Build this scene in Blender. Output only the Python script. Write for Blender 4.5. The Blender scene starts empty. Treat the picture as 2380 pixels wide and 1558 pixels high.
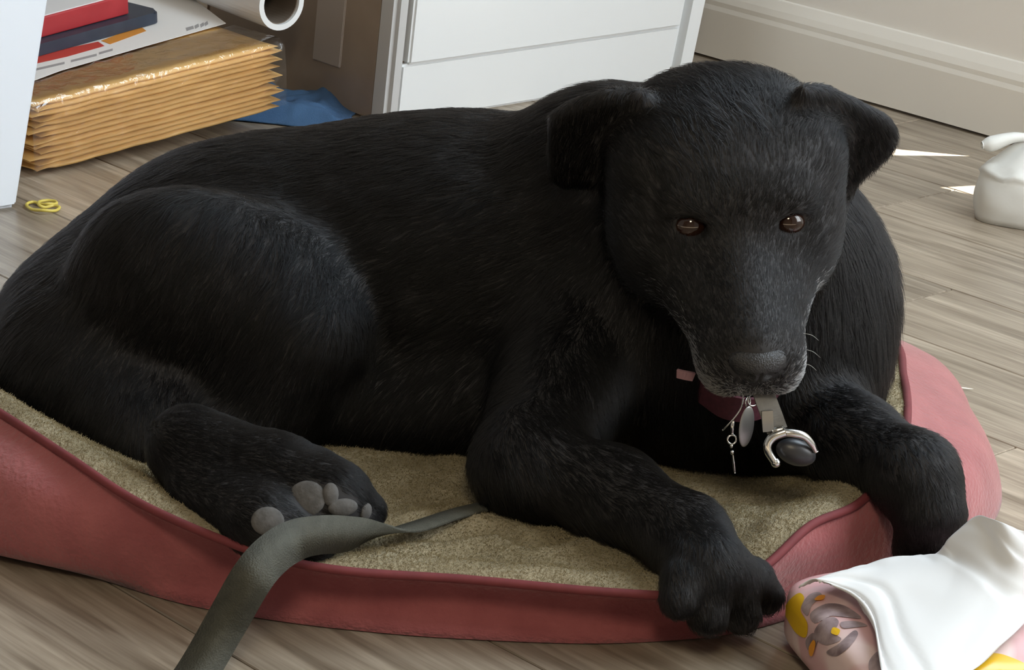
import bpy, bmesh, math, random
import numpy as np
from mathutils import Vector, Matrix, noise

random.seed(7); rng = np.random.default_rng(7)
scene = bpy.context.scene
col = scene.collection

# ------------------------------------------------------------------ camera
PITCH, ROLL, FPX = math.radians(19), .075, 6000.0
_d = np.array([0, math.cos(PITCH), -math.sin(PITCH)])
CAM = np.array([0, 0, .10]) - 2.0 * _d
_u0 = np.array([0, math.sin(PITCH), math.cos(PITCH)]); _r0 = np.array([1., 0, 0])
_R = _r0 * math.cos(ROLL) + _u0 * math.sin(ROLL)
_U = -_r0 * math.sin(ROLL) + _u0 * math.cos(ROLL)
cd = bpy.data.cameras.new('camera'); cam = bpy.data.objects.new('camera', cd); col.objects.link(cam)
cd.sensor_width = 36; cd.lens = 36 * FPX / 2380; cd.clip_start = .05
cam.matrix_world = Matrix(((_R[0], _U[0], -_d[0], CAM[0]), (_R[1], _U[1], -_d[1], CAM[1]), (_R[2], _U[2], -_d[2], CAM[2]), (0, 0, 0, 1)))
scene.camera = cam

# ------------------------------------------------------------------ light and exposure
scene.view_settings.view_transform = 'Standard'; scene.view_settings.look = 'None'
scene.view_settings.exposure = 0.0; scene.view_settings.gamma = 1; scene.view_settings.use_curve_mapping = False
scene.cycles.use_denoising = True
scene.cycles.max_bounces = 8
w = bpy.data.worlds.new('room_air'); scene.world = w; w.use_nodes = True
w.node_tree.nodes['Background'].inputs[0].default_value = (1.0, .93, .82, 1)
w.node_tree.nodes['Background'].inputs[1].default_value = .34
LD = np.array([.70711, -.70711, 0]); WD = np.array([.70711, .70711, 0]); ZD = np.array([0, 0, 1.])   # along the wall, towards the wall
WALLW = 1.22
def lw(l, w_, z=0.): return LD * l + WD * w_ + ZD * z
def light(name, kind, loc, aim, energy, color, **kw):
    l = bpy.data.lights.new(name, kind); l.energy = energy; l.color = color
    for k, v in kw.items(): setattr(l, k, v)
    o = bpy.data.objects.new(name, l); col.objects.link(o); o.location = loc
    o.rotation_euler = (Vector(aim) - Vector(loc)).to_track_quat('-Z', 'Y').to_euler()
    return o
# daylight of the blind-covered window in the wall on the right
wl = lw(.55, WALLW - .05, 1.45)
light('window_daylight', 'AREA', wl, wl - WD - ZD * .35, 72, (.72, .87, 1.0), shape='RECTANGLE', size=1.5, size_y=1.5)
# added fill light, out of view on the right, brightening bin and wall
fill_loc = lw(1.42, .70, .95)
light('added_fill_light', 'AREA', fill_loc, fill_loc - LD - ZD * .1, 30, (.93, .97, 1.0), shape='RECTANGLE', size=.85, size_y=1.5)
# standing lamp of the room, behind and above the camera
light('lamp_light', 'AREA', (.08, -2.02, 1.62), (.1, -.2, .2), 13, (1.0, .86, .62), shape='DISK', size=.44)
# low sun that reaches the floor only through two holes shaped in the unseen door panel
SUN_EL = math.radians(35)
light('sun', 'SUN', (3, 1, 2), (3 - math.cos(SUN_EL), 1, 2 - math.sin(SUN_EL)), 60, (1.0, .95, .86), angle=.009)

# ------------------------------------------------------------------ helpers
def ray(px, py): return _d + _R * ((px - 1190) / FPX) - _U * ((py - 779) / FPX)
def atY(px, py, Y): v = ray(px, py); return CAM + v * ((Y - CAM[1]) / v[1])
def atZ(px, py, z=0.): v = ray(px, py); return CAM + v * ((z - CAM[2]) / v[2])
def norm(v): v = np.asarray(v, float); return v / np.linalg.norm(v)

def tag(o, label=None, cat=None, group=None, kind=None):
    if label: o['label'] = label
    if cat: o['category'] = cat
    if group: o['group'] = group
    if kind: o['kind'] = kind
    return o
def empty(name, loc):
    o = bpy.data.objects.new(name, None); col.objects.link(o); o.location = loc; o.empty_display_size = .05; return o
def link(name, me, mat, parent=None):
    o = bpy.data.objects.new(name, me); col.objects.link(o)
    if mat is not None and not me.materials: me.materials.append(mat)
    if parent is not None:
        o.parent = parent
        if parent.type == 'EMPTY' or True: o.matrix_parent_inverse = Matrix.Translation(-world_loc(parent))
    return o
def world_loc(o):
    v = Vector(o.location)
    if o.parent is not None: v = v + world_loc(o.parent) + o.matrix_parent_inverse.translation
    return v
def mesh(name, verts, faces, mat, parent=None, smooth=True):
    me = bpy.data.meshes.new(name)
    me.from_pydata([tuple(map(float, v)) for v in verts], [], [tuple(map(int, f)) for f in faces]); me.update()
    if smooth: me.polygons.foreach_set('use_smooth', [True] * len(me.polygons))
    return link(name, me, mat, parent)
def from_bm(name, bm, mat, parent=None, smooth=True):
    bmesh.ops.recalc_face_normals(bm, faces=bm.faces)
    me = bpy.data.meshes.new(name); bm.to_mesh(me); bm.free()
    if smooth: me.polygons.foreach_set('use_smooth', [True] * len(me.polygons))
    return link(name, me, mat, parent)
def grid_faces(n, m, close_u=False, close_v=False, off=0):
    f = []
    for i in range(n if close_u else n - 1):
        for j in range(m if close_v else m - 1):
            a, b = i, (i + 1) % n; c, d_ = j, (j + 1) % m
            f.append((off + a * m + c, off + b * m + c, off + b * m + d_, off + a * m + d_))
    return f
def catmull(pts, n, closed=False):
    P = np.asarray(pts, float); m = len(P); out = []
    ts = np.linspace(0, m if closed else m - 1, n, endpoint=not closed)
    for t in ts:
        i = int(math.floor(t)); 
        if not closed and i >= m - 1: i = m - 2
        s = t - i
        if closed: p0, p1, p2, p3 = P[(i - 1) % m], P[i % m], P[(i + 1) % m], P[(i + 2) % m]
        else: p0, p1, p2, p3 = P[max(i - 1, 0)], P[i], P[i + 1], P[min(i + 2, m - 1)]
        out.append(.5 * ((2 * p1) + (-p0 + p2) * s + (2 * p0 - 5 * p1 + 4 * p2 - p3) * s * s + (-p0 + 3 * p1 - 3 * p2 + p3) * s ** 3))
    return np.array(out)
def tube(name, pts, rad, mat, parent=None, seg=8, n=None, closed=False):
    P = np.asarray(pts, float)
    if n: 
        rr = np.asarray(rad, float) * np.ones(len(P)); Q = catmull(np.c_[P, rr], n, closed); P, rad = Q[:, :3], Q[:, 3]
    rad = np.asarray(rad, float) * np.ones(len(P)); V = []
    T = np.roll(P, -1, 0) - np.roll(P, 1, 0) if closed else np.gradient(P, axis=0)
    up = np.array([.123, .2, .97]); 
    for i, p in enumerate(P):
        t = norm(T[i]); a = np.cross(t, up)
        if np.linalg.norm(a) < .1: a = np.cross(t, [1, 0, 0])
        a = norm(a); b = np.cross(t, a); up = np.cross(a, t)
        for k in range(seg):
            q = 2 * math.pi * k / seg; V.append(p + rad[i] * (a * math.cos(q) + b * math.sin(q)))
    F = grid_faces(len(P), seg, closed, True)
    if not closed: F += [tuple(range(seg))[::-1], tuple((len(P) - 1) * seg + k for k in range(seg))]
    return mesh(name, V, F, mat, parent)
def box_bm(o, ax, ay, az, bevel=.002, seg=2):
    """box from corner o along three vectors"""
    bm = bmesh.new(); o, ax, ay, az = map(lambda q: np.asarray(q, float), (o, ax, ay, az))
    vs = [bm.verts.new(o + ax * i + ay * j + az * k) for i in (0, 1) for j in (0, 1) for k in (0, 1)]
    for f in ((0, 1, 3, 2), (4, 6, 7, 5), (0, 4, 5, 1), (2, 3, 7, 6), (0, 2, 6, 4), (1, 5, 7, 3)): bm.faces.new([vs[i] for i in f])
    bmesh.ops.recalc_face_normals(bm, faces=bm.faces)
    if bevel: bmesh.ops.bevel(bm, geom=bm.edges[:], offset=bevel, segments=seg, affect='EDGES', profile=.5)
    return bm
def box(name, o, ax, ay, az, mat, parent=None, bevel=.002, seg=2, smooth=False):
    return from_bm(name, box_bm(o, ax, ay, az, bevel, seg), mat, parent, smooth)

# ------------------------------------------------------------------ materials
def mat(name, color=(.5, .5, .5), rough=.6, **kw):
    m = bpy.data.materials.new(name); m.use_nodes = True; b = m.node_tree.nodes['Principled BSDF']
    b.inputs['Base Color'].default_value = (*color, 1); b.inputs['Roughness'].default_value = rough
    for k, v in kw.items(): b.inputs[k.replace('_', ' ')].default_value = v
    return m
def nodes(m): return m.node_tree, m.node_tree.nodes, m.node_tree.links, m.node_tree.nodes['Principled BSDF']
def noise_color(m, c1, c2, scale, detail=4, coord='Object', stretch=(1, 1, 1), bump=0., bscale=None, lo=.3, hi=.7, rot=(0, 0, 0)):
    t, n, l, b = nodes(m)
    tc = n.new('ShaderNodeTexCoord'); mp = n.new('ShaderNodeMapping'); mp.inputs['Scale'].default_value = stretch; mp.inputs['Rotation'].default_value = rot
    nz = n.new('ShaderNodeTexNoise'); nz.inputs['Scale'].default_value = scale; nz.inputs['Detail'].default_value = detail
    rp = n.new('ShaderNodeValToRGB'); rp.color_ramp.elements[0].position = lo; rp.color_ramp.elements[1].position = hi
    rp.color_ramp.elements[0].color = (*c1, 1); rp.color_ramp.elements[1].color = (*c2, 1)
    l.new(tc.outputs[coord], mp.inputs[0]); l.new(mp.outputs[0], nz.inputs['Vector']); l.new(nz.outputs['Fac'], rp.inputs[0]); l.new(rp.outputs[0], b.inputs['Base Color'])
    if bump:
        n2 = n.new('ShaderNodeTexNoise'); n2.inputs['Scale'].default_value = bscale or scale; n2.inputs['Detail'].default_value = 3
        l.new(mp.outputs[0], n2.inputs['Vector']); bp = n.new('ShaderNodeBump'); bp.inputs['Strength'].default_value = bump; bp.inputs['Distance'].default_value = .004
        l.new(n2.outputs['Fac'], bp.inputs['Height']); l.new(bp.outputs[0], b.inputs['Normal'])
    return m

def wood_material():
    m = mat('weathered_plank', rough=.3); t, n, l, b = nodes(m)
    tc = n.new('ShaderNodeTexCoord'); oi = n.new('ShaderNodeObjectInfo')
    add = n.new('ShaderNodeVectorMath'); add.operation = 'ADD'
    mul = n.new('ShaderNodeVectorMath'); mul.operation = 'SCALE'; mul.inputs[0].default_value = (13, 7, 3)
    l.new(oi.outputs['Random'], mul.inputs['Scale']); l.new(tc.outputs['Object'], add.inputs[0]); l.new(mul.outputs[0], add.inputs[1])
    def nz(sx, sy, scale, det, dist=0):
        mp = n.new('ShaderNodeMapping'); mp.inputs['Scale'].default_value = (sx, sy, 1); l.new(add.outputs[0], mp.inputs[0])
        q = n.new('ShaderNodeTexNoise'); q.inputs['Scale'].default_value = scale; q.inputs['Detail'].default_value = det; q.inputs['Distortion'].default_value = dist
        l.new(mp.outputs[0], q.inputs['Vector']); return q
    g1 = nz(1.2, 16, 5, 6, .6); g2 = nz(4, 110, 3, 4); g3 = nz(1, 3, 2.5, 2)
    r1 = n.new('ShaderNodeValToRGB'); e = r1.color_ramp.elements
    e[0].position = .28; e[0].color = (.19, .147, .104, 1); e[1].position = .72; e[1].color = (.48, .405, .315, 1)
    l.new(g1.outputs['Fac'], r1.inputs[0])
    mx = n.new('ShaderNodeMix'); mx.data_type = 'RGBA'; mx.blend_type = 'MULTIPLY'; mx.inputs['Factor'].default_value = .6
    r2 = n.new('ShaderNodeValToRGB'); r2.color_ramp.elements[0].position = .3; r2.color_ramp.elements[0].color = (.55, .53, .5, 1); r2.color_ramp.elements[1].position = .62
    l.new(g2.outputs['Fac'], r2.inputs[0]); l.new(r1.outputs[0], mx.inputs['A']); l.new(r2.outputs[0], mx.inputs['B'])
    m2 = n.new('ShaderNodeMix'); m2.data_type = 'RGBA'; m2.blend_type = 'MULTIPLY'; m2.inputs['Factor'].default_value = 1
    mr = n.new('ShaderNodeMapRange'); mr.inputs['To Min'].default_value = .72; mr.inputs['To Max'].default_value = 1.18
    l.new(oi.outputs['Random'], mr.inputs['Value']); l.new(mx.outputs['Result'], m2.inputs['A']); l.new(mr.outputs[0], m2.inputs['B'])
    l.new(m2.outputs['Result'], b.inputs['Base Color'])
    mr2 = n.new('ShaderNodeMapRange'); mr2.inputs['To Min'].default_value = .2; mr2.inputs['To Max'].default_value = .42
    l.new(g3.outputs['Fac'], mr2.inputs['Value']); l.new(mr2.outputs[0], b.inputs['Roughness'])
    bp = n.new('ShaderNodeBump'); bp.inputs['Strength'].default_value = .12; bp.inputs['Distance'].default_value = .002
    l.new(g2.outputs['Fac'], bp.inputs['Height']); l.new(bp.outputs[0], b.inputs['Normal'])
    return m

M = {}
M['plank'] = wood_material()
M['subfloor'] = mat('subfloor', (.03, .025, .02), .9)
M['wall'] = noise_color(mat('wall_paint', rough=.6), (.76, .73, .68), (.80, .77, .72), 3, bump=.03, bscale=200)
M['base'] = mat('baseboard_paint', (.74, .71, .65), .35)
M['white_plastic'] = mat('white_plastic', (.74, .76, .77), .3)
M['white_box'] = mat('cabinet_white', (.74, .79, .86), .4)
M['blind'] = mat('blind_fabric', (.8, .8, .78), .8)
M['red'] = noise_color(mat('red_brushed_cotton', rough=.85), (.25, .060, .066), (.33, .092, .096), 30, bump=.35, bscale=260)
nodes(M['red'])[3].inputs['Sheen Weight'].default_value = .35
M['piping'] = noise_color(mat('red_piping', rough=.8), (.12, .018, .022), (.16, .026, .03), 60)  # dark red piping, darkened further for the shade in the seam recess
M['fleece'] = noise_color(mat('olive_fleece', rough=.95), (.20, .165, .095), (.34, .29, .19), 28, bump=.8, bscale=420)
M['kraft'] = noise_color(mat('kraft_paper', rough=.5), (.70, .42, .14), (.80, .52, .20), 8, bump=.08, bscale=60)
M['paper'] = mat('white_paper', (.72, .70, .68), .6)

# ------------------------------------------------------------------ the setting: floor of planks, wall, baseboard
floor = mesh('floor', [lw(-3.2, -3.2, -.006), lw(3.2, -3.2, -.006), lw(3.2, WALLW + .1, -.006), lw(-3.2, WALLW + .1, -.006)], [(0, 1, 2, 3)], M['subfloor'], smooth=False)
tag(floor, 'grey-brown wood plank floor under the dog bed', 'floor', kind='structure')
PW, PL = .152, .92
corner = atZ(2215, 673); c_l, c_w = corner @ LD, corner @ WD
j2 = atZ(2345, 1047); j2l, j2w = j2 @ LD, j2 @ WD
plank_me = {}
def plank_mesh(L):
    k = round(L, 3)
    if k not in plank_me:
        bm = box_bm((0, .0006, -.006), (L - .0012, 0, 0), (0, PW - .0012, 0), (0, 0, .006), .0008, 1)
        bmesh.ops.recalc_face_normals(bm, faces=bm.faces); me = bpy.data.meshes.new('plank'); bm.to_mesh(me); bm.free(); me.materials.append(M['plank']); plank_me[k] = me
    return plank_me[k]
rows = range(-18, 6)
for r in rows:
    w0 = c_w + (r - 1) * PW
    if w0 + PW > WALLW + .005 or w0 < -2.4: 
        if w0 > WALLW: continue
    base = c_l if r == 0 else (j2l if w0 <= j2w < w0 + PW else c_l + ((r * .377) % 1) * PL)
    for i in range(-5, 5):
        s = base + i * PL
        if s > 2.8 or s + PL < -3.0: continue
        o = bpy.data.objects.new('plank', plank_mesh(PL)); col.objects.link(o); o.parent = floor
        o.location = lw(s, w0); o.rotation_euler = (0, 0, -math.pi / 4)
# wall, then an unseen door panel with two holes shaped for the sun
DOOR_L = -.33
V = [lw(l_, WALLW + dw, z_) for dw in (0, .1) for l_, z_ in ((-3.2, 0), (DOOR_L, 0), (DOOR_L, 2.5), (-3.2, 2.5))]
F = [(0, 1, 2, 3), (7, 6, 5, 4), (0, 4, 5, 1), (1, 5, 6, 2), (2, 6, 7, 3), (3, 7, 4, 0)]
wall = mesh('wall_right', V, F, M['wall'], smooth=False); tag(wall, 'plain warm white wall behind the dog on the right', 'wall', kind='structure')
def sun_hole(pts):
    # where the sun ray that lands on each floor point crosses the door plane
    out = []
    for px, py in pts:
        q = atZ(px, py); xw = WALLW / .70711 - q[1]; out.append(((xw - q[0 + 1]) * .70711, (xw - q[0]) * math.tan(SUN_EL)))
    return out
bm = bmesh.new(); ed = []
for loop in ([(DOOR_L, 0), (3.2, 0), (3.2, 2.5), (DOOR_L, 2.5)], sun_hole([(1990, 336), (1990, 360), (2075, 361), (2255, 363), (2075, 346)]), sun_hole([(2188, 436), (2300, 462), (2300, 430)])):
    vs = [bm.verts.new(lw(a, WALLW, z)) for a, z in loop]; ed += [bm.edges.new((vs[i], vs[(i + 1) % len(vs)])) for i in range(len(vs))]
bmesh.ops.triangle_fill(bm, edges=ed, use_beauty=True)
door = from_bm('door_1', bm, M['blind'], None, False); tag(door, 'unseen patio door panel with holes shaped for the sun slivers', 'door', kind='structure')
def extrude_profile(name, prof, l0, l1, m):
    V = [lw(l, WALLW - a, z) for l in (l0, l1) for a, z in prof]; k = len(prof)
    F = [(i, (i + 1) % k, k + (i + 1) % k, k + i) for i in range(k)] + [tuple(range(k))[::-1], tuple(range(k, 2 * k))]
    return mesh(name, V, F, m, smooth=False)
box('added_wall_front', lw(1.47, .12), LD * .1, WD * (WALLW - .12), ZD * 2.5, M['wall'], None, 0); tag(bpy.data.objects['added_wall_front'], 'added stub wall behind the fill light, out of view', 'wall', kind='structure')  # unseen wall, added only to back the fill light
M['far_wall'] = noise_color(mat('muted_wall_paint', rough=.8), (.16, .14, .12), (.19, .17, .145), 2)
box('wall_back', (-2.6, -2.75, 0), (3.9, 0, 0), (0, -.1, 0), (0, 0, 2.5), M['far_wall'], None, 0); tag(bpy.data.objects['wall_back'], 'muted brown wall added behind the camera to darken reflections', 'wall', kind='structure')  # added wall, dark so that the eyes reflect less light
bb = extrude_profile('baseboard_right', [(0, .004), (.014, .004), (.014, .066), (.0125, .072), (.0125, .078), (.010, .086), (.006, .094), (.004, .098), (0, .099)], -3.2, 3.2, M['base'])
tag(bb, 'tall cream baseboard with moulded top edge along the right wall', 'baseboard', kind='structure')

# ------------------------------------------------------------------ dog bed
BED = [  # outer bottom point, seam point
    (atZ(-160, 1270), atZ(-190, 850, .085)), (atZ(0, 1312), atZ(0, 965, .085)), (atZ(200, 1352), atZ(150, 1062, .078)), (atZ(400, 1392), atZ(330, 1178, .066)),
    (atZ(620, 1425), atZ(575, 1282, .055)), (atZ(800, 1448), atZ(780, 1330, .048)), (atZ(1100, 1475), atZ(1080, 1352, .044)), (atZ(1400, 1486), atZ(1360, 1378, .044)),
    (atZ(1640, 1474), atZ(1570, 1392, .044)), (atZ(1760, 1456), atZ(1680, 1398, .036)), (atZ(1870, 1428), atZ(1792, 1310, .052)), (atZ(1985, 1398), atZ(1885, 1226, .066)), (atZ(2090, 1365), atZ(2000, 1172, .072)), (atZ(2260, 1280), atZ(2085, 1065, .082)),
    (atZ(2325, 1180), atZ(2108, 980, .085)), (np.array([.385, .07, 0]), atZ(2100, 880, .085)), (np.array([.365, .17, 0]), atZ(2058, 785, .08)),
    (np.array([.28, .27, 0]), np.array([.22, .20, .075])), (np.array([.10, .32, 0]), np.array([.08, .25, .07])), (np.array([-.2, .33, 0]), np.array([-.2, .26, .07])),
    (np.array([-.37, .22, 0]), np.array([-.33, .16, .07])), (np.array([-.50, .04, 0]), np.array([-.43, .02, .08])), (np.array([-.53, -.12, 0]), np.array([-.46, -.08, .085]))]
NB = 200
Bo = catmull([b for b, s in BED], NB, True); Sm = catmull([s for b, s in BED], NB, True)
bed = empty('dog_bed', (0, 0, 0)); tag(bed, 'oval red dog bed with olive fleece top, sagging in front', 'dog bed')
cen = np.array([-.06, .0, .042])
V = []; NT = 14
for i in range(NB):
    b, s = Bo[i], Sm[i]; out = norm([*(b - s)[:2], 0]) if np.linalg.norm((b - s)[:2]) > .004 else norm([*(b - cen)[:2], 0])
    hgt = s[2]
    for j in range(NT):
        t = j / (NT - 1); p = b * (1 - t) + s * t
        wr = .0022 * noise.noise(Vector((i * .12, t * 1.5, 3.1))) + .0014 * noise.noise(Vector((i * .5, t * 3, 7.7)))
        p = p + out * (math.sin(math.pi * min(1, t * 1.02)) ** .8 * (.012 + .16 * hgt) + wr * math.sin(math.pi * t)) + ZD * (.010 * math.sin(math.pi * t) ** 2 * hgt / .08)
        if j == 0: p = p - out * .012
        V.append(p)
F = grid_faces(NB, NT, True, False)
V.append(cen * [1, 1, 0]); F += [(i * NT, len(V) - 1, ((i + 1) % NB) * NT) for i in range(NB)]
mesh('side_cover', [v + (ZD * .001) for v in V], [f[::-1] for f in F], M['red'], bed)
tube('piping', Sm + ZD * .0015, .0032, M['piping'], bed, 8, None, True)
NR = 46
def fleece_z(x, y, base): 
    v = Vector((x, y, 0))
    return base + .003 * noise.noise(v * 18) + .0022 * noise.noise(v * 45 + Vector((5, 1, 2))) + .0012 * noise.noise(v * 110)
creases = [([atZ(880, 1262, .045), atZ(1020, 1238, .045), atZ(1150, 1228, .045), atZ(1230, 1255, .045), atZ(1330, 1240, .045)], .006), ([atZ(900, 1235, .045), atZ(1040, 1195, .045), atZ(1190, 1165, .045)], .007),
           ([atZ(1650, 1130, .05), atZ(1760, 1165, .05), atZ(1860, 1180, .05)], .004)]
cr_pts = [(catmull(c, 40)[:, :2], a) for c, a in creases]
V = []
for i in range(NB):
    s = Sm[i]; 
    for j in range(NR):
        t = (j / (NR - 1)) ** 1.25; x, y = (s * (1 - t) + cen * t)[:2]
        e = min(1, t / .30); e = e * e * (3 - 2 * e)
        z = s[2] * (1 - e) + .042 * e + .006 * math.sin(math.pi * min(1, t / .12)) 
        z = fleece_z(x, y, z)
        for cp, a in cr_pts:
            dd = np.min(np.hypot(cp[:, 0] - x, cp[:, 1] - y)); z += -a * math.exp(-(dd / .006) ** 2) + .5 * a * math.exp(-((dd - .014) / .009) ** 2)
        V.append((x, y, z - .001 if j else s[2]))
F = grid_faces(NB, NR, True, False)
fl = mesh('fleece_top', V, F, M['fleece'], bed)
fleece_v, fleece_f = np.array(V), F

def pile():
    Fq = np.array(fleece_f); Vn = fleece_v; Nn = np.zeros_like(Vn); Nn[:, 2] = 1
    t3, b3 = _scatter(Vn, Fq, 170000); p = (Vn[t3] * b3[..., None]).sum(1); n = len(p)
    dv = rng.normal(0, .55, (n, 3)); dv[:, 2] = 1; dv /= np.linalg.norm(dv, axis=1)[:, None]; L_ = rng.uniform(.0012, .0028, n)
    k = np.linspace(0, 1, 3); cu = rng.normal(0, .35, (n, 3)); cu[:, 2] = 0
    pts = p[:, None] + L_[:, None, None] * (k[None, :, None] * dv[:, None] + (k ** 2)[None, :, None] * cu[:, None]) - ZD * .0006
    tt = ((t3 % NR) * b3).sum(1) / (NR - 1); tone = rng.uniform(0, .75, n) + .8 * np.clip(1 - tt / .22, 0, 1) * rng.uniform(.6, 1.4, n)
    return pts, np.clip(tone, 0, 1.6)
# ------------------------------------------------------------------ dog: one continuous surface polygonised from a smooth union
def P(px, py, Y): return atY(px, py, Y)
PRIMS = []
def cone(a, b, ra, rb, k=.03, fd=(-1, 0, -.4), fl_=.016, grey=0.): PRIMS.append(dict(t='cone', a=np.array(a), b=np.array(b), ra=ra, rb=rb, k=k, fd=norm(fd), fl=fl_, grey=grey))
def ell(c, r, ax=None, k=.03, fd=(-1, 0, -.4), fl_=.016, grey=0.):
    PRIMS.append(dict(t='ell', c=np.array(c), r=np.array(r, float), ax=np.eye(3) if ax is None else np.array(ax), k=k, fd=norm(fd), fl=fl_, grey=grey))
def sub(c, r, ax=None, k=.008): PRIMS.append(dict(t='sub', c=np.array(c), r=np.array(r, float), ax=np.eye(3) if ax is None else np.array(ax), k=k))
def flap(poly, o, eu, ev, th, rnd, bend, k=.012, fd=(0, 0, -1), fl_=.007): PRIMS.append(dict(t='flap', poly=np.array(poly), o=np.array(o), eu=eu, ev=ev, en=np.cross(eu, ev), th=th, rnd=rnd, bend=bend, k=k, fd=norm(fd), fl=fl_, grey=0.))
def sd(p, X):
    if p['t'] == 'cone':
        ba = p['b'] - p['a']; pa = X - p['a']; t = np.clip(pa @ ba / (ba @ ba), 0, 1)
        return np.linalg.norm(pa - t[..., None] * ba, axis=-1) - (p['ra'] + (p['rb'] - p['ra']) * t)
    if p['t'] in ('ell', 'sub'):
        q = (X - p['c']) @ p['ax'].T; k0 = np.linalg.norm(q / p['r'], axis=-1); k1 = np.linalg.norm(q / p['r'] ** 2, axis=-1) + 1e-9
        return k0 * (k0 - 1) / k1
    q = X - p['o']; u, v, w_ = q @ p['eu'], q @ p['ev'], q @ p['en']
    w_ = w_ - p['bend'](u, v)
    pl = p['poly']; n = len(pl); d2 = np.full(u.shape, 1e9); s = np.ones(u.shape)
    for i in range(n):
        j = (i - 1) % n; e = pl[j] - pl[i]; wu, wv = u - pl[i][0], v - pl[i][1]
        t = np.clip((wu * e[0] + wv * e[1]) / (e @ e), 0, 1); d2 = np.minimum(d2, (wu - e[0] * t) ** 2 + (wv - e[1] * t) ** 2)
        c1 = v >= pl[i][1]; c2 = v < pl[j][1]; c3 = e[0] * wv > e[1] * wu
        flip = (c1 & c2 & c3) | (~c1 & ~c2 & ~c3); s = np.where(flip, -s, s)
    d = s * np.sqrt(d2) + p['rnd']
    h = np.abs(w_) - p['th'] + p['rnd']
    return np.minimum(np.maximum(d, h), 0) + np.hypot(np.maximum(d, 0), np.maximum(h, 0)) - p['rnd']
def bounds(p):
    if p['t'] == 'cone': r = max(p['ra'], p['rb']); return np.minimum(p['a'], p['b']) - r, np.maximum(p['a'], p['b']) + r
    if p['t'] in ('ell', 'sub'): r = np.max(p['r']); return p['c'] - r, p['c'] + r
    W = [p['o'] + p['eu'] * a + p['ev'] * b for a, b in p['poly']]; return np.min(W, 0) - .03, np.max(W, 0) + .03

# torso, from rump to chest
BK = (-1, 0, -.45)
ell(P(225, 790, -.01), (.078, .11, .078), k=.05, fd=(-.6, -.1, -.9), fl_=.018)                   # rump
ell(P(520, 600, .04), (.100, .095, .086), k=.06, fd=(-.9, -.1, -.5), fl_=.018)                   # pelvis
ell(P(850, 650, .05), (.150, .125, .122), k=.05, fd=BK)                                          # belly
ell(P(1150, 640, .04), (.145, .128, .127), k=.05, fd=BK)                                         # ribcage
ell(P(1480, 680, .02), (.120, .115, .130), k=.05, fd=BK, fl_=.02)                                # withers and shoulders
ell(P(1775, 700, -.035), (.098, .085, .108), k=.05, fd=(.25, -.2, -1), fl_=.026)                 # ruff of the far shoulder
ell(P(1680, 860, -.06), (.105, .075, .062), k=.05, fd=(.1, -.2, -1), fl_=.022)                   # brisket
# near hind leg
ell(P(500, 700, -.075), (.108, .055, .080), ax=[norm((.93, 0, -.36)), (0, 1, 0), norm((.36, 0, .93))], k=.034, fd=(-.5, -.1, -1), fl_=.014)   # thigh
cone(P(705, 790, -.10), P(600, 960, -.11), .040, .042, .03, fd=(-.5, 0, -1))                    # shin
cone(P(160, 900, -.08), P(330, 1010, -.12), .052, .042, .035, fd=(-.3, 0, -1), fl_=.014)         # seat resting on the bed
cone(P(330, 1010, -.12), P(480, 1075, -.14), .038, .034, .03, fd=(.2, 0, -1), fl_=.012)
cone(atZ(440, 1040, .086), atZ(640, 1115, .078), .029, .029, .022, fd=(1, 0, -.3), fl_=.008)      # hock to paw
cone(atZ(640, 1115, .078), atZ(765, 1165, .074), .030, .029, .012, fd=(1, 0, -.3), fl_=.008)
for (x, y, z) in ((852, 1186, .066), (826, 1206, .062), (805, 1140, .076), (780, 1206, .064)): cone(atZ(x - 70, y - 30, z + .006), atZ(x, y, z), .018, .0130, .008, fd=(1, 0, -.4), fl_=.006)
# other hind paw, below
cone(atZ(470, 1135, .068), atZ(600, 1210, .068), .024, .022, .014, fd=(1, 0, -.3), fl_=.006)
cone(atZ(605, 1212, .068), atZ(725, 1266, .058), .021, .015, .012, fd=(1, 0, -.3), fl_=.006)
# belly skirt touching the bed
cone(P(820, 960, -.07), P(1110, 960, -.075), .040, .045, .03, fd=(-.6, 0, -1))
# near foreleg
EL, FA, WR, MC = atZ(1222, 1082, .075), atZ(1425, 1150, .070), atZ(1595, 1248, .066), atZ(1640, 1322, .060)
cone(P(1360, 800, -.07), EL, .058, .035, .03, fd=(-.1, 0, -1), fl_=.014)       # upper arm
cone(EL, FA, .035, .029, .018, fd=(.8, -.3, -.5), fl_=.010)    # forearm
cone(FA, WR, .029, .0265, .02, fd=(.8, -.3, -.5), fl_=.009)
cone(WR, MC, .0265, .028, .015, fd=(.6, -.3, -.8), fl_=.008)
for (bx, x, y, z, r) in ((1605, 1578, 1392, .050, .0130), (1636, 1645, 1430, .036, .0142), (1672, 1722, 1430, .028, .0138), (1696, 1780, 1390, .030, .0125)):
    A_, T_ = atZ(bx, 1328, .058), atZ(x, y, z); k_ = A_ * .42 + T_ * .58 + ZD * .005
    cone(A_, k_, .017, r * 1.12, .006, fd=(.3, -.4, -.9), fl_=.006); cone(k_, T_, r * 1.12, r, .004, fd=(.3, -.4, -.9), fl_=.006)
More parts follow.
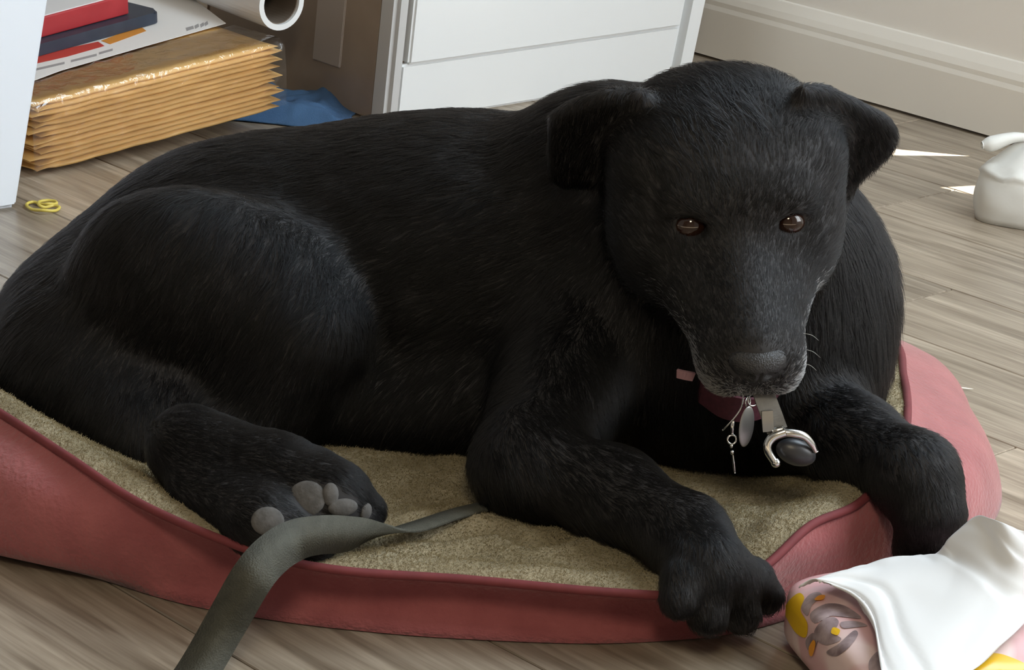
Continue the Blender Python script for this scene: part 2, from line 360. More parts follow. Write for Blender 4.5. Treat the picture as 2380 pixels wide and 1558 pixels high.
# far foreleg
FE, FW, FM = atZ(1985, 1030, .092), atZ(2128, 1106, .094), atZ(2162, 1188, .076)
cone(P(1800, 930, -.065), FE, .046, .030, .025, fd=(.9, -.2, -.6), fl_=.012)
cone(FE, FW, .030, .0275, .02, fd=(.9, -.2, -.5), fl_=.009)
cone(FW, FM, .028, .0245, .016, fd=(.3, -.2, -1), fl_=.008)
for (x, y, z, r) in ((2112, 1274, .046, .0112), (2148, 1288, .042, .0125), (2184, 1270, .044, .0115), (2206, 1240, .050, .0105)):
    cone(atZ(2155 + (x - 2150) * .5, 1198, .074), atZ(x, y, z), .016, r, .005, fd=(.1, -.3, -1), fl_=.006)
# head, in its own frame (r to the photo's right, f to the nose, u up), centimetres
HO = P(1718, 524, -.18); HF = norm((.13, -.87, -.47)); HR = norm(np.array([1, 0, .02]) - HF * (np.array([1, 0, .02]) @ HF)); HU = np.cross(HF, HR)
HAX = np.array([HR, HF, HU])
def H(r, f, u): return HO + (HR * r + HF * f + HU * u) * .01
def hell(c, r, k=.015, fl_=.006, grey=0., tilt=0.):
    ell(H(*c), np.array(r) * .01, HAX, k, fd=-HF + HU * .15 + HR * (.25 if c[0] > .5 else -.25 if c[0] < -.5 else 0), fl_=fl_, grey=grey)
def hcone(a, b, ra, rb, k=.012, fl_=.005, grey=0.): cone(H(*a), H(*b), ra * .01, rb * .01, k, fd=-HF + HU * .1, fl_=fl_, grey=grey)
hell((0, -5.8, -.8), (7.2, 6.6, 4.8), .03, .010)
for s in (-1, 1): hell((s * 4.3, -6.6, 1.0), (3.4, 4.2, 2.8), .02, .012)
ell(P(1400, 375, .0), (.055, .05, .055), k=.05, fd=BK, fl_=.02)
hell((0, -1.8, .6), (4.7, 2.9, 2.6), .02)
for s in (-1, 1):
    hell((s * 4.4, -3.2, -3.6), (3.0, 4.4, 3.6), .02, .010)
    cone(H(s * 3.9, -2.0, -3.2), H(s * 1.5, 7.2, -3.9), .031, .020, .02, fd=-HF, fl_=.006, grey=.22)  # muzzle sides: real greying, extended to stand for light falling there
    hell((s * 3.1, -.9, 1.75), (1.5, .9, .6), .010, .004)
    hell((s * 1.95, 8.5, -4.2), (1.75, 2.7, 2.0), .010, .004, .9)
hcone((0, .4, -2.7), (0, 8.5, -3.3), 3.5, 2.7, .018)
hcone((0, -.2, -.9), (0, 9.7, -1.9), 1.9, 1.5, .012, .003)
hcone((0, -1, -6.0), (0, 8.0, -6.0), 2.5, 1.6, .012, .006, .5)
cone(H(0, -8, -2), P(1600, 560, .02), .066, .10, .05, fd=(-.5, .3, -.8), fl_=.022)               # nape
cone(H(0, -5, -5), P(1690, 800, -.04), .060, .085, .04, fd=(.0, -.1, -1), fl_=.02)               # throat
# ears: rounded folded flaps
eu, ev = norm((.97, -.22, .05)), None; ev = norm(np.cross(np.cross(eu, (0, -.30, 1)), eu) * -1) if False else norm(np.array([.03, -.28, 1]) - eu * (np.array([.03, -.28, 1]) @ eu))
def on_plane(pts, o, eu, ev):
    en = np.cross(eu, ev); out = []
    for px, py in pts:
        v = ray(px, py); X = CAM + v * (((o - CAM) @ en) / (v @ en)) - o; out.append((X @ eu, X @ ev))
    return out
earL = [(1510, 190), (1420, 185), (1330, 215), (1288, 245), (1276, 340), (1268, 420), (1295, 452), (1350, 458), (1405, 432), (1445, 385), (1500, 335), (1540, 260)]
oL = P(1400, 320, -.115)
flap(on_plane(earL, oL, eu, ev), oL, eu, ev, .0065, .006, lambda u, v: .35 * v - 7.0 * (np.clip(v, 0, None)) ** 2 * 0 + 3.5 * u * u - .25 * np.clip(u, 0, None), fd=-ev - .2 * eu)
eu2 = norm((.92, .34, .0)); ev2 = norm(np.array([.0, -.2, 1]) - eu2 * (np.array([.0, -.2, 1]) @ eu2))
earR = [(1835, 172), (1900, 178), (1990, 225), (2055, 258), (2078, 296), (2074, 338), (2045, 385), (2010, 430), (1992, 468), (1955, 488), (1915, 430), (1870, 330), (1835, 240)]
oR = P(1950, 310, -.105)
flap(on_plane(earR, oR, eu2, ev2), oR, eu2, ev2, .0065, .006, lambda u, v: .25 * v + 3.0 * u * u, fd=eu2 * .6 - ev2)
# eye sockets and mouth line
for s in (-1, 1): sub(H(s * 3.45, .75, .72), np.array((1.25, .95, .62)) * .01, HAX, .003)
for s in (-1, 1): sub(H(s * 2.5, 7.2, -5.9), np.array((1.6, 3.0, .16)) * .01, HAX, .004)

lo = np.array([-.46, -.43, .0]); hi = np.array([.36, .20, .40]); hs = .0028
dims = np.ceil((hi - lo) / hs).astype(int) + 1
FLD = np.full(dims, .08, np.float32)
for p in PRIMS:
    a, b = bounds(p); m_ = .012 + p['k']; i0 = np.clip(((a - m_ - lo) / hs).astype(int), 0, dims); i1 = np.clip(((b + m_ - lo) / hs).astype(int) + 2, 0, dims)
    if (i1 <= i0).any(): continue
    ax = [lo[q] + hs * np.arange(i0[q], i1[q]) for q in range(3)]
    X = np.stack(np.meshgrid(*ax, indexing='ij'), -1); dv = sd(p, X).astype(np.float32)
    sl = tuple(slice(i0[q], i1[q]) for q in range(3)); cur = FLD[sl]; k = p['k']
    if p['t'] == 'sub': dv = -dv; h = np.clip(.5 - .5 * (dv - (-(-cur))) / k, 0, 1); h = np.clip(.5 + .5 * (dv - cur) / k, 0, 1); FLD[sl] = cur + (dv - cur) * h + k * h * (1 - h)
    else: h = np.clip(.5 + .5 * (cur - dv) / k, 0, 1); FLD[sl] = cur + (dv - cur) * h - k * h * (1 - h)
FLD[:, :, 0] = .05
def surface_nets(f, lo, h):
    s = f < 0; nx, ny, nz = f.shape
    c = np.zeros((nx - 1, ny - 1, nz - 1), np.int8)
    for a in (0, 1):
        for b in (0, 1):
            for d in (0, 1): c += s[a:nx - 1 + a, b:ny - 1 + b, d:nz - 1 + d]
    act = (c > 0) & (c < 8); I = np.argwhere(act); idx = np.full(act.shape, -1, np.int64); idx[act] = np.arange(len(I))
    acc = np.zeros((len(I), 3)); cnt = np.zeros(len(I))
    cor = [(a, b, d) for a in (0, 1) for b in (0, 1) for d in (0, 1)]
    for i, A in enumerate(cor):
        for B in cor[i + 1:]:
            if sum(abs(A[q] - B[q]) for q in range(3)) != 1: continue
            fa = f[I[:, 0] + A[0], I[:, 1] + A[1], I[:, 2] + A[2]]; fb = f[I[:, 0] + B[0], I[:, 1] + B[1], I[:, 2] + B[2]]
            m_ = (fa < 0) != (fb < 0); t = np.where(m_, fa / (fa - fb + 1e-20), 0)
            pt = np.array(A) + t[:, None] * (np.array(B) - np.array(A)); acc[m_] += pt[m_]; cnt[m_] += 1
    V = lo + h * (I + acc / cnt[:, None]); Fc = []
    for ax in range(3):
        o1, o2 = [(1, 2), (2, 0), (0, 1)][ax]
        sh = [slice(None)] * 3; s0 = s.copy()
        A = [slice(1, -1)] * 3; A[ax] = slice(0, -1); B = [slice(1, -1)] * 3; B[ax] = slice(1, None)
        ch = s[tuple(A)] != s[tuple(B)]; J = np.argwhere(ch); ins = s[tuple(A)][ch]
        off = np.ones(3, int); off[ax] = 0; J = J + off
        def g(d1, d2):
            K = J.copy(); K[:, o1] -= d1; K[:, o2] -= d2; return idx[K[:, 0], K[:, 1], K[:, 2]]
        q = np.stack([g(1, 1), g(0, 1), g(0, 0), g(1, 0)], 1); q[~ins] = q[~ins][:, ::-1]; Fc.append(q)
    return V, np.concatenate(Fc)
DV, DF = surface_nets(FLD, lo, hs)
# relax the grid stepping
def vert_adj_smooth(V, F, it, lam):
    n = len(V); e = np.concatenate([F[:, [0, 1]], F[:, [1, 2]], F[:, [2, 3]], F[:, [3, 0]]]); e = np.concatenate([e, e[:, ::-1]])
    deg = np.bincount(e[:, 0], minlength=n)[:, None]
    for _ in range(it):
        acc = np.stack([np.bincount(e[:, 0], V[e[:, 1], q], n) for q in range(3)], 1); V = V + lam * (acc / deg - V)
    return V
DV = vert_adj_smooth(DV, DF, 4, .5)
def vnormals(V, F):
    fn = np.cross(V[F[:, 2]] - V[F[:, 0]], V[F[:, 3]] - V[F[:, 1]]); N = np.zeros_like(V)
    for q in range(4):
        for c_ in range(3): N[:, c_] += np.bincount(F[:, q], fn[:, c_], len(V))
    return N / (np.linalg.norm(N, axis=1)[:, None] + 1e-12)
# fur direction, length and greyness at every vertex
pos = [p for p in PRIMS if p['t'] != 'sub']
D = np.stack([sd(p, DV) for p in pos], 1); Wt = np.exp(-(D - D.min(1, keepdims=True)) / .009); Wt /= Wt.sum(1, keepdims=True)
FDIR = Wt @ np.stack([p['fd'] for p in pos]); FLEN = Wt @ np.array([p['fl'] for p in pos]); GREY = Wt @ np.array([p['grey'] for p in pos])
DN = vnormals(DV, DF)
hl = (DV - HO) @ HAX.T * 100
headw = np.clip(1 - (np.linalg.norm(hl - np.array([0, 0, -2]), axis=1) - 10) / 4, 0, 1)
lump = np.array([noise.noise(Vector(v * 38)) * .6 + noise.noise(Vector(v * 90) + Vector((3, 1, 9))) * .35 for v in DV])
DV = DV + DN * (lump * .0016 * (1 - headw) * np.clip(FLEN / .016, 0, 1))[:, None]
me = bpy.data.meshes.new('dog'); me.from_pydata(DV.tolist(), [], DF.tolist()); me.update(); me.polygons.foreach_set('use_smooth', [True] * len(DF))
M['skin'] = mat('black_undercoat', (.010, .009, .010), .75)
dog = link('dog', me, M['skin']); tag(dog, 'black dog with greying muzzle lying curled on the red bed', 'dog')

from mathutils.bvhtree import BVHTree
_bvh = BVHTree.FromPolygons([Vector(v) for v in DV], DF.tolist())
def surf(px, py):
    v = ray(px, py); h_ = _bvh.ray_cast(Vector(CAM), Vector(v).normalized()); 
    return (np.array(h_[0]), np.array(h_[1])) if h_[0] is not None else (P(px, py, -.18), np.array([0, -.9, .3]))
PADS = [(712, 1160, .0135, .0125), (768, 1150, .0055, .008), (797, 1180, .0105, .006), (850, 1190, .006, .006), (622, 1212, .0110, .0095)]
PADS = [(*surf(x, y), a, b) for x, y, a, b in PADS]
# fur strands
def fur_material():
    m = bpy.data.materials.new('black_fur'); m.use_nodes = True; t = m.node_tree; n, l = t.nodes, t.links; n.clear()
    out = n.new('ShaderNodeOutputMaterial'); h = n.new('ShaderNodeBsdfHairPrincipled'); h.parametrization = 'COLOR'
    at_ = n.new('ShaderNodeAttribute'); at_.attribute_name = 'grey'
    mx = n.new('ShaderNodeMix'); mx.data_type = 'RGBA'; mx.inputs['A'].default_value = (.004, .0038, .004, 1); mx.inputs['B'].default_value = (.75, .75, .75, 1)
    l.new(at_.outputs['Fac'], mx.inputs['Factor']); l.new(mx.outputs['Result'], h.inputs['Color'])
    h.inputs['Roughness'].default_value = .32; h.inputs['Radial Roughness'].default_value = .5; h.inputs['IOR'].default_value = 1.28
    l.new(h.outputs[0], out.inputs['Surface']); return m
M['fur'] = fur_material()
def scatter(V, F, n, weight=None):
    tri = np.concatenate([F[:, [0, 1, 2]], F[:, [0, 2, 3]]]); a = np.linalg.norm(np.cross(V[tri[:, 1]] - V[tri[:, 0]], V[tri[:, 2]] - V[tri[:, 0]]), axis=1)
    if weight is not None: a = a * weight[tri].mean(1)
    k = rng.choice(len(tri), n, p=a / a.sum()); b = rng.dirichlet((1, 1, 1), n); return tri[k], b
def strands(name, pts, rad_root, rad_tip, matl, parent, attrs={}):
    n, k, _ = pts.shape; hc = bpy.data.hair_curves.new(name); hc.add_curves([k] * n)
    hc.attributes['position'].data.foreach_set('vector', pts.reshape(-1).astype(np.float32))
    ra = hc.attributes.get('radius') or hc.attributes.new('radius', 'FLOAT', 'POINT')
    rr = rad_root[:, None] * (1 - np.linspace(0, 1, k)[None] ** 1.5) + rad_tip
    ra.data.foreach_set('value', rr.reshape(-1).astype(np.float32))
    for an, av in attrs.items():
        x = hc.attributes.new(an, 'FLOAT', 'CURVE'); x.data.foreach_set('value', av.astype(np.float32))
    hc.materials.append(matl); o = bpy.data.objects.new(name, hc); col.objects.link(o); o.parent = parent; return o
_scatter = scatter
pp, pv = pile()
M['pile'] = mat('fleece_pile', (.27, .225, .14), .95); _t, _n, _l, _b = nodes(M['pile'])
_at = _n.new('ShaderNodeAttribute'); _at.attribute_name = 'tone'; _mx = _n.new('ShaderNodeMix'); _mx.data_type = 'RGBA'; _mx.inputs['A'].default_value = (.20, .165, .095, 1); _mx.inputs['B'].default_value = (.29, .245, .155, 1)
_mx.clamp_factor = False; _l.new(_at.outputs['Fac'], _mx.inputs['Factor']); _l.new(_mx.outputs['Result'], _b.inputs['Base Color']); _b.inputs['Specular IOR Level'].default_value = .1
po = strands('pile', pp, np.full(len(pp), .00022), .00008, M['pile'], fl, {'tone': pv}); tag(po, 'matted olive fleece pile', kind='stuff')
NF = 330000
bare = np.ones(len(DV))
bare *= np.where(DV[:, 2] < .03, .15, 1)
for s in (-1, 1): bare *= np.clip((np.linalg.norm((hl - np.array([s * 3.42, .6, .6])) / [1.25, 1.1, .75], axis=1) - .95) * 6, 0, 1)      # eyes
bare *= np.clip((np.linalg.norm((hl - np.array([0, 10.9, -2.2])) / [2.0, 1.7, 1.5], axis=1) - .9) * 6, 0, 1)                             # nose
for c_, n_, a, b in PADS: bare *= np.clip((np.linalg.norm(DV - c_, axis=1) - max(a, b) * .95) * 400, 0, 1)
wgt = bare * np.where(FLEN < .008, 2.2, 1.0)
tri, bc = scatter(DV, DF, NF, wgt)
def ip(A): return (A[tri] * (bc[..., None] if A.ndim == 2 else bc)).sum(1)
p0, n0, d0, l0, g0, h0 = ip(DV), ip(DN), ip(FDIR), ip(FLEN), ip(GREY), ip(hl)
n0 /= np.linalg.norm(n0, axis=1)[:, None]
cl = np.array([noise.noise_vector(Vector(v * 55)) for v in DV]); c0 = ip(cl)
d0 = d0 + c0 * .35 + rng.normal(0, .12, d0.shape)
d0 -= (d0 * n0).sum(1)[:, None] * n0; d0 /= np.linalg.norm(d0, axis=1)[:, None] + 1e-9
l0 = l0 * rng.uniform(.65, 1.2, NF); lift = rng.uniform(.16, .42, NF)
ts = np.linspace(0, 1, 5)
pts = p0[:, None] + l0[:, None, None] * (ts[None, :, None] * d0[:, None] + (lift[:, None] * (ts - .55 * ts ** 2)[None])[..., None] * n0[:, None])
pts[..., 2] -= (l0[:, None] * .10 * ts[None] ** 2)
pts[..., 2] = np.maximum(pts[..., 2], .003)
# grey hairs on lips and chin
gr = np.clip(g0 * 1.6 - .15, 0, 1) * np.clip((-h0[:, 2] - 2.4) / 1.6, 0, 1)
grey = (rng.uniform(0, 1, NF) < gr * .9).astype(float) * rng.uniform(.4, 1, NF)
furo = strands('fur', pts, np.where(l0 < .009, .00013, .00017) * (1 + .7 * (grey > 0)), .00002, M['fur'], dog, {'grey': grey}); tag(furo, 'glossy black coat', kind='stuff')

# eyes, nose, pads, claws
M['eye'] = mat('dark_brown_eye', (.016, .006, .003), .03, IOR=1.55)
M['nose'] = noise_color(mat('nose_leather', rough=.42), (.006, .006, .007), (.014, .014, .016), 300, bump=.4, bscale=900)
M['pad'] = noise_color(mat('paw_pad', rough=.8), (.06, .057, .054), (.095, .09, .086), 200, bump=.15, bscale=300)
M['claw'] = mat('claw', (.02, .019, .018), .6)
def uv_ell(name, c, r, ax, matl, parent, seg=24, rings=14):
    V = [c + ax[2] * r[2]]; F = []
    for i in range(1, rings):
        th = math.pi * i / rings
        for j in range(seg):
            ph = 2 * math.pi * j / seg; V.append(c + ax[0] * r[0] * math.sin(th) * math.cos(ph) + ax[1] * r[1] * math.sin(th) * math.sin(ph) + ax[2] * r[2] * math.cos(th))
    V.append(c - ax[2] * r[2]); L = len(V) - 1
    F += [(0, 1 + j, 1 + (j + 1) % seg) for j in range(seg)] + [(L, 1 + (rings - 2) * seg + (j + 1) % seg, 1 + (rings - 2) * seg + j) for j in range(seg)]
    F += [(1 + i * seg + j, 1 + (i + 1) * seg + j, 1 + (i + 1) * seg + (j + 1) % seg, 1 + i * seg + (j + 1) % seg) for i in range(rings - 2) for j in range(seg)]
    if np.linalg.det(np.array(ax)) < 0: F = [f[::-1] for f in F]
    return mesh(name, V, F, matl, parent)
for s in (-1, 1): uv_ell('eye', H(s * 3.4, .04, .10), np.array((1.2, 1.0, 1.15)) * .01, HAX, M['eye'], dog)
M['whisker'] = mat('whisker', (.6, .6, .6), .5)
for a_, m_, b_ in (((1868, 775), (1888, 780), (1903, 792)), ((1870, 812), (1890, 818), (1907, 832)), ((1866, 845), (1884, 850), (1898, 862))):
    ya = H(1.9, 8.6, -4.2)[1]; tube('whisker', [P(*a_, ya), P(*m_, ya - .004), P(*b_, ya - .006)], [.00016, .00013, .00005], M['whisker'], dog, 5, 10)
# nose pad with two nostrils
bm = bmesh.new(); bmesh.ops.create_icosphere(bm, subdivisions=5, radius=1)
for v in bm.verts:
    x, y, z = v.co
    wx = 1.95 * (1 + .22 * z) ; q = np.array([x * wx, y * 1.25, z * 1.35])
    if y > 0: q[1] -= .25 * abs(x) ** 2
    for s in (-1, 1):
        dd = math.hypot((q[0] - s * .78) / .42, (q[2] + .05 + .25 * abs(q[0])) / .34)
        if y > -.1: q[1] -= .62 * math.exp(-dd ** 2 * 1.3)
    q[1] -= .22 * math.exp(-(q[0] / .13) ** 2) * (1 if (y > 0 and z < .2) else 0)
    v.co = H(q[0], q[1] + 10.7, q[2] - 2.35)
from_bm('nose', bm, M['nose'], dog)
for c_, n_, a, b in PADS:
    e1 = norm(np.cross((0, 0, 1), n_)); e3 = np.cross(n_, e1); uv_ell('paw_pad', c_, (a, .0030, b), np.array([e1, n_, e3]), M['pad'], dog, 18, 10)
def claw(tip, base, r): tube('claw', [base, base * .5 + tip * .5 + ZD * .001, tip], [r, r * .8, r * .15], M['claw'], dog, 8, 8)
claw(atZ(750, 1300, .048), atZ(735, 1284, .054), .0035)

# ------------------------------------------------------------------ storage bin against the wall
M['bin_side'] = noise_color(mat('smoky_plastic', rough=.16), (.24, .185, .14), (.34, .27, .21), 9)
M['pale_film'] = mat('cloudy_pale_film', (.36, .31, .27), .3); M['bin_clear'] = mat('clear_bin_corner', (.50, .50, .50), .25)
bc_ = atZ(893, 292); bl, bw = bc_ @ LD, bc_ @ WD
bin_ = empty('storage_bin', lw(bl, bw)); tag(bin_, 'white-fronted plastic storage bin with smoky side behind the dog', 'storage bin')
br = atZ(1652, 188); BWID = min(WALLW - .02 - bw, br @ WD - bw); BH = .42
def tap(l, w_, z): return lw(bl + l + .06 * z, bw + w_ * (1 + .10 * z / BWID) - .03 * z * 0, z)
def hexa(name, c, m, parent, bevel=.003):
    bm = bmesh.new(); vs = [bm.verts.new(q) for q in c]
    for f in ((0, 1, 3, 2), (4, 6, 7, 5), (0, 4, 5, 1), (2, 3, 7, 6), (0, 2, 6, 4), (1, 5, 7, 3)): bm.faces.new([vs[i] for i in f])
    bmesh.ops.recalc_face_normals(bm, faces=bm.faces); bmesh.ops.bevel(bm, geom=bm.edges[:], offset=bevel, segments=2, affect='EDGES')
    return from_bm(name, bm, m, parent, False)
def slab(name, l0, l1, w0, w1, z0, z1, m, bevel=.003): return hexa(name, [tap(l, w_, z) for l in (l0, l1) for w_ in (w0, w1) for z in (z0, z1)], m, bin_, bevel)
slab('side_panel', -.34, -.022, 0, .006, .0, BH, M['bin_side'])
slab('back_panel', -.346, -.34, 0, BWID, .0, BH, M['bin_side'])
slab('base_rail', -.012, 0, .018, BWID - .045, .0, .070, M['white_plastic'])
slab('front_panel', -.012, .003, .026, BWID - .047, .0695, BH, M['white_plastic'])
slab('corner_post', -.03, .002, 0, .022, 0, BH, M['bin_clear'], .006)
slab('corner_post', -.05, .006, BWID - .050, BWID, 0, BH, M['white_plastic'], .014)
slab('bottom_panel', -.34, -.012, .006, BWID - .05, .004, .012, M['bin_side'])
slab('pale_strip', -.135, -.085, -.002, .001, .050, .145, M['pale_film'], .001)  # paler upright strip on the side panel
# cardboard-coloured contents seen dimly through the side
# ------------------------------------------------------------------ white cabinet at the left edge
cc = atZ(40, 482); cl_, cw_ = cc @ LD, cc @ WD
cab = empty('storage_cabinet', cc); tag(cab, 'bluish white plastic storage cabinet cut off by the left edge', 'cabinet')
def ctap(l, w_, z): return lw(cl_ + l, cw_ + w_ + .17 * z, z)
def cslab(name, l0, l1, w0, w1, z0, z1, bevel=.004): return hexa(name, [ctap(l, w_, z) for l in (l0, l1) for w_ in (w0, w1) for z in (z0, z1)], M['white_box'], cab, bevel)
cslab('body', -.012 - .05, -.006, -.45, -.002, .012, .5); cslab('front_panel', -.008, 0, -.44, 0, .0, .5); cslab('foot_rail', -.06, -.004, -.44, -.01, 0, .014, .002)

# ------------------------------------------------------------------ bubble mailers
NM = 13
A = atZ(88, 404, .003); B = atZ(652, 252, .030)
ex = norm(B - A); LEN = np.linalg.norm(B - A); ey = norm(np.cross(ZD, ex)); ez = np.cross(ex, ey); WID = .225
TH = .0058
def mailer_mesh(seed):
    nx, ny = 40, 14; V = []; r_ = random.Random(seed)
    us = [0, .004, .012, .02, .03] + list(np.linspace(.045, .955, nx - 10)) + [.97, .98, .988, .996, 1]
    vs = [0, .003, .010, .022, .05] + list(np.linspace(.12, .88, ny - 10)) + [.95, .978, .99, .997, 1]
    for side in (1, -1):
        for u in us:
            for v in vs:
                eu_ = min(u, 1 - u) * LEN; ev_ = min(v, 1 - v) * WID
                th = TH / 2 * (.18 + .82 * min(1, max(0, eu_ - .004) / .022) ** .6) * (1 - max(0, 1 - ev_ / .0035) ** 2 * .9)
                wob = .0012 * noise.noise(Vector((u * 9, v * 3 + seed * 3.3, seed))) * (1 + 1.5 * (eu_ < .02))
                V.append((u * LEN + .002 * noise.noise(Vector((v * 12, seed * 1.7, u))) , v * WID, side * th + wob))
    n = len(us) * len(vs); F = [f for f in grid_faces(len(us), len(vs))] + [f[::-1] for f in grid_faces(len(us), len(vs), off=n)]
    m = len(vs); bd = [i * m for i in range(len(us))] + [(len(us) - 1) * m + j for j in range(1, m)] + [i * m + m - 1 for i in range(len(us) - 2, -1, -1)] + [j for j in range(m - 2, 0, -1)]
    F += [(bd[i], bd[(i + 1) % len(bd)], n + bd[(i + 1) % len(bd)], n + bd[i]) for i in range(len(bd))]
    me = bpy.data.meshes.new('bubble_mailer'); me.from_pydata(V, [], F); me.update()
    bm = bmesh.new(); bm.from_mesh(me); bmesh.ops.recalc_face_normals(bm, faces=bm.faces); bm.to_mesh(me); bm.free()
    me.polygons.foreach_set('use_smooth', [True] * len(me.polygons)); me.materials.append(M['kraft']); return me
mm = [mailer_mesh(k) for k in range(4)]
rot = Matrix((ex, ey, ez)).transposed()
ORD = ['first', 'second', 'third', 'fourth', 'fifth', 'sixth', 'seventh', 'eighth', 'ninth', 'tenth', 'eleventh', 'twelfth', 'thirteenth']
for k in range(NM):
    o = bpy.data.objects.new('bubble_mailer', mm[k % 4]); col.objects.link(o)
    q = A + ez * (TH * (k + .5)) + ex * random.uniform(-.0035, .0035) + ey * random.uniform(-.001, .001)
    fan = ex * (.006 * math.sin(k * 2.4))
    o.matrix_world = Matrix.Translation(Vector(q + fan)) @ rot.to_4x4() @ Matrix.Rotation(random.uniform(-.006, .006), 4, 'Z')
    lab = ORD[NM - 1 - k] + ' golden bubble mailer from the top of the stack' if 0 < k < NM - 1 else ('topmost golden bubble mailer, under the printed sheet' if k else 'bottom golden bubble mailer of the stack, resting on the floor')
    tag(o, lab, 'mailer', 'bubble mailers in the stack')
STOP = A + ez * TH * NM           # top front-left corner of the stack
def on_top(px, py, dz=0.):
    o = STOP + ez * dz; v = ray(px, py); return CAM + v * (((o - CAM) @ ez) / (v @ ez))
# clear film round the stack
def film_material():
    m = bpy.data.materials.new('clear_film'); m.use_nodes = True; t = m.node_tree; n, l = t.nodes, t.links; n.clear()
    out = n.new('ShaderNodeOutputMaterial'); mix = n.new('ShaderNodeMixShader'); tr = n.new('ShaderNodeBsdfTransparent'); gl = n.new('ShaderNodeBsdfGlossy'); gl.inputs['Roughness'].default_value = .12
    tc = n.new('ShaderNodeTexCoord'); nz = n.new('ShaderNodeTexNoise'); nz.inputs['Scale'].default_value = 55; nz.inputs['Detail'].default_value = 3; nz.inputs['Distortion'].default_value = 1.2
    bp = n.new('ShaderNodeBump'); bp.inputs['Strength'].default_value = .5; bp.inputs['Distance'].default_value = .004
    fr = n.new('ShaderNodeFresnel'); fr.inputs['IOR'].default_value = 1.45; mul = n.new('ShaderNodeMath'); mul.operation = 'MULTIPLY_ADD'; mul.inputs[1].default_value = 1.0; mul.inputs[2].default_value = .05
    l.new(tc.outputs['Object'], nz.inputs['Vector']); l.new(nz.outputs['Fac'], bp.inputs['Height']); l.new(bp.outputs[0], gl.inputs['Normal'])
    l.new(fr.outputs[0], mul.inputs[0]); l.new(mul.outputs[0], mix.inputs[0]); l.new(tr.outputs[0], mix.inputs[1]); l.new(gl.outputs[0], mix.inputs[2]); l.new(mix.outputs[0], out.inputs[0]); return m
M['film'] = film_material()
V = []; nu, nv = 70, 36; HS = TH * NM
prof = [(-.003, .004), (-.0035, HS * .3), (-.003, HS * .65), (-.002, HS * .92), (.006, HS + .0035), (.03, HS + .0030), (.055, HS + .0022), (.085, HS + .0018)]
pc = catmull([(a, b, 0) for a, b in prof], nv)
for i in range(nu):
    u = -.006 + (LEN + .012) * i / (nu - 1)
    for j in range(nv):
        y, z = pc[j][0], pc[j][1]; wv = .0016 * noise.noise(Vector((u * 40, j * .22, 1.3))) + .001 * noise.noise(Vector((u * 110, j * .5, 6)))
        V.append(A + ex * u + ey * (y - abs(wv) * (j < nv * .5)) + ez * (z + abs(wv) * (j >= nv * .45)))
f0 = mesh('shrink_wrap', V, grid_faces(nu, nv), M['film']); tag(f0, 'crinkled clear plastic wrap over the front of the mailer stack', 'plastic wrap')
# printed sheet on top
sheet = empty('printed_sheet', on_top(200, 150, .004)); tag(sheet, 'white printed sheet with red and orange bar on the mailers', 'paper')
M['ink_red'] = mat('ink_red', (.50, .045, .03), .5); M['ink_orange'] = mat('ink_orange', (.62, .24, .03), .5); M['ink_grey'] = mat('ink_grey', (.30, .29, .29), .6)
def top_poly(name, pts, dz, m, parent, th=.0006):
    bot = [on_top(x, y, dz) for x, y in pts]; n = len(bot); V = bot + [b + ez * th for b in bot]
    return mesh(name, V, [tuple(range(n))[::-1], tuple(range(n, 2 * n))] + [(i, (i + 1) % n, n + (i + 1) % n, n + i) for i in range(n)], m, parent, False)
top_poly('page', [(20, 210), (140, 165), (330, 110), (525, 55), (420, -25), (150, -40), (0, 20)], .0035, M['paper'], sheet)
top_poly('red_bar', [(40, 158), (155, 132), (243, 107), (228, 97), (130, 118), (40, 140)], .0042, M['ink_red'], sheet, .0002)
top_poly('orange_bar', [(256, 103), (340, 72), (325, 60), (235, 95)], .0042, M['ink_orange'], sheet, .0002)
for k, (x, y, w_) in enumerate(((432, 69, 17), (452, 64, 9), (465, 61, 8), (475, 58, 7))): top_poly('text_line', [(x, y - 4), (x + w_, y - 9), (x + w_ + 2, y - 2), (x + 2, y + 3)], .0042, M['ink_grey'], sheet, .0002)
for (x0, y0, x1, y1) in ((80, 160, 150, 144), (165, 140, 225, 125), (230, 122, 262, 113)): top_poly('text_line', [(x0, y0), (x1, y1), (x1, y1 + 5), (x0, y0 + 5)], .0042, M['ink_grey'], sheet, .0002)
# navy case and red box
M['navy'] = noise_color(mat('navy_vinyl', rough=.5), (.018, .026, .045), (.03, .04, .062), 40); M['redbox'] = noise_color(mat('red_card', rough=.45), (.33, .018, .024), (.40, .028, .034), 25); M['redtop'] = mat('pale_lid', (.66, .65, .66), .5)
n0_ = on_top(68, 137, .0048); n1_ = on_top(372, 52, .0048); nx_ = norm(n1_ - n0_); ny_ = norm(np.cross(ez, nx_)); NL = np.linalg.norm(n1_ - n0_) + .004
def rounded_slab(name, o, ax, ay, az, lx, ly, h, rad, m, parent=None):
    bm = bmesh.new(); pts = []
    for cx, cy, a0 in ((lx - rad, rad, -90), (lx - rad, ly - rad, 0), (rad, ly - rad, 90), (rad, rad, 180)):
        for k in range(7): a = math.radians(a0 + 15 * k); pts.append((cx + rad * math.cos(a), cy + rad * math.sin(a)))
    lo_ = [bm.verts.new(o + ax * x + ay * y) for x, y in pts]; up_ = [bm.verts.new(o + ax * x + ay * y + az * h) for x, y in pts]; n = len(pts)
    bm.faces.new(lo_[::-1]); t_ = bm.faces.new(up_)
    for i in range(n): bm.faces.new((lo_[i], lo_[(i + 1) % n], up_[(i + 1) % n], up_[i]))
    bmesh.ops.bevel(bm, geom=list(t_.edges), offset=min(.002, h * .3), segments=2, affect='EDGES'); return from_bm(name, bm, m, parent, False)
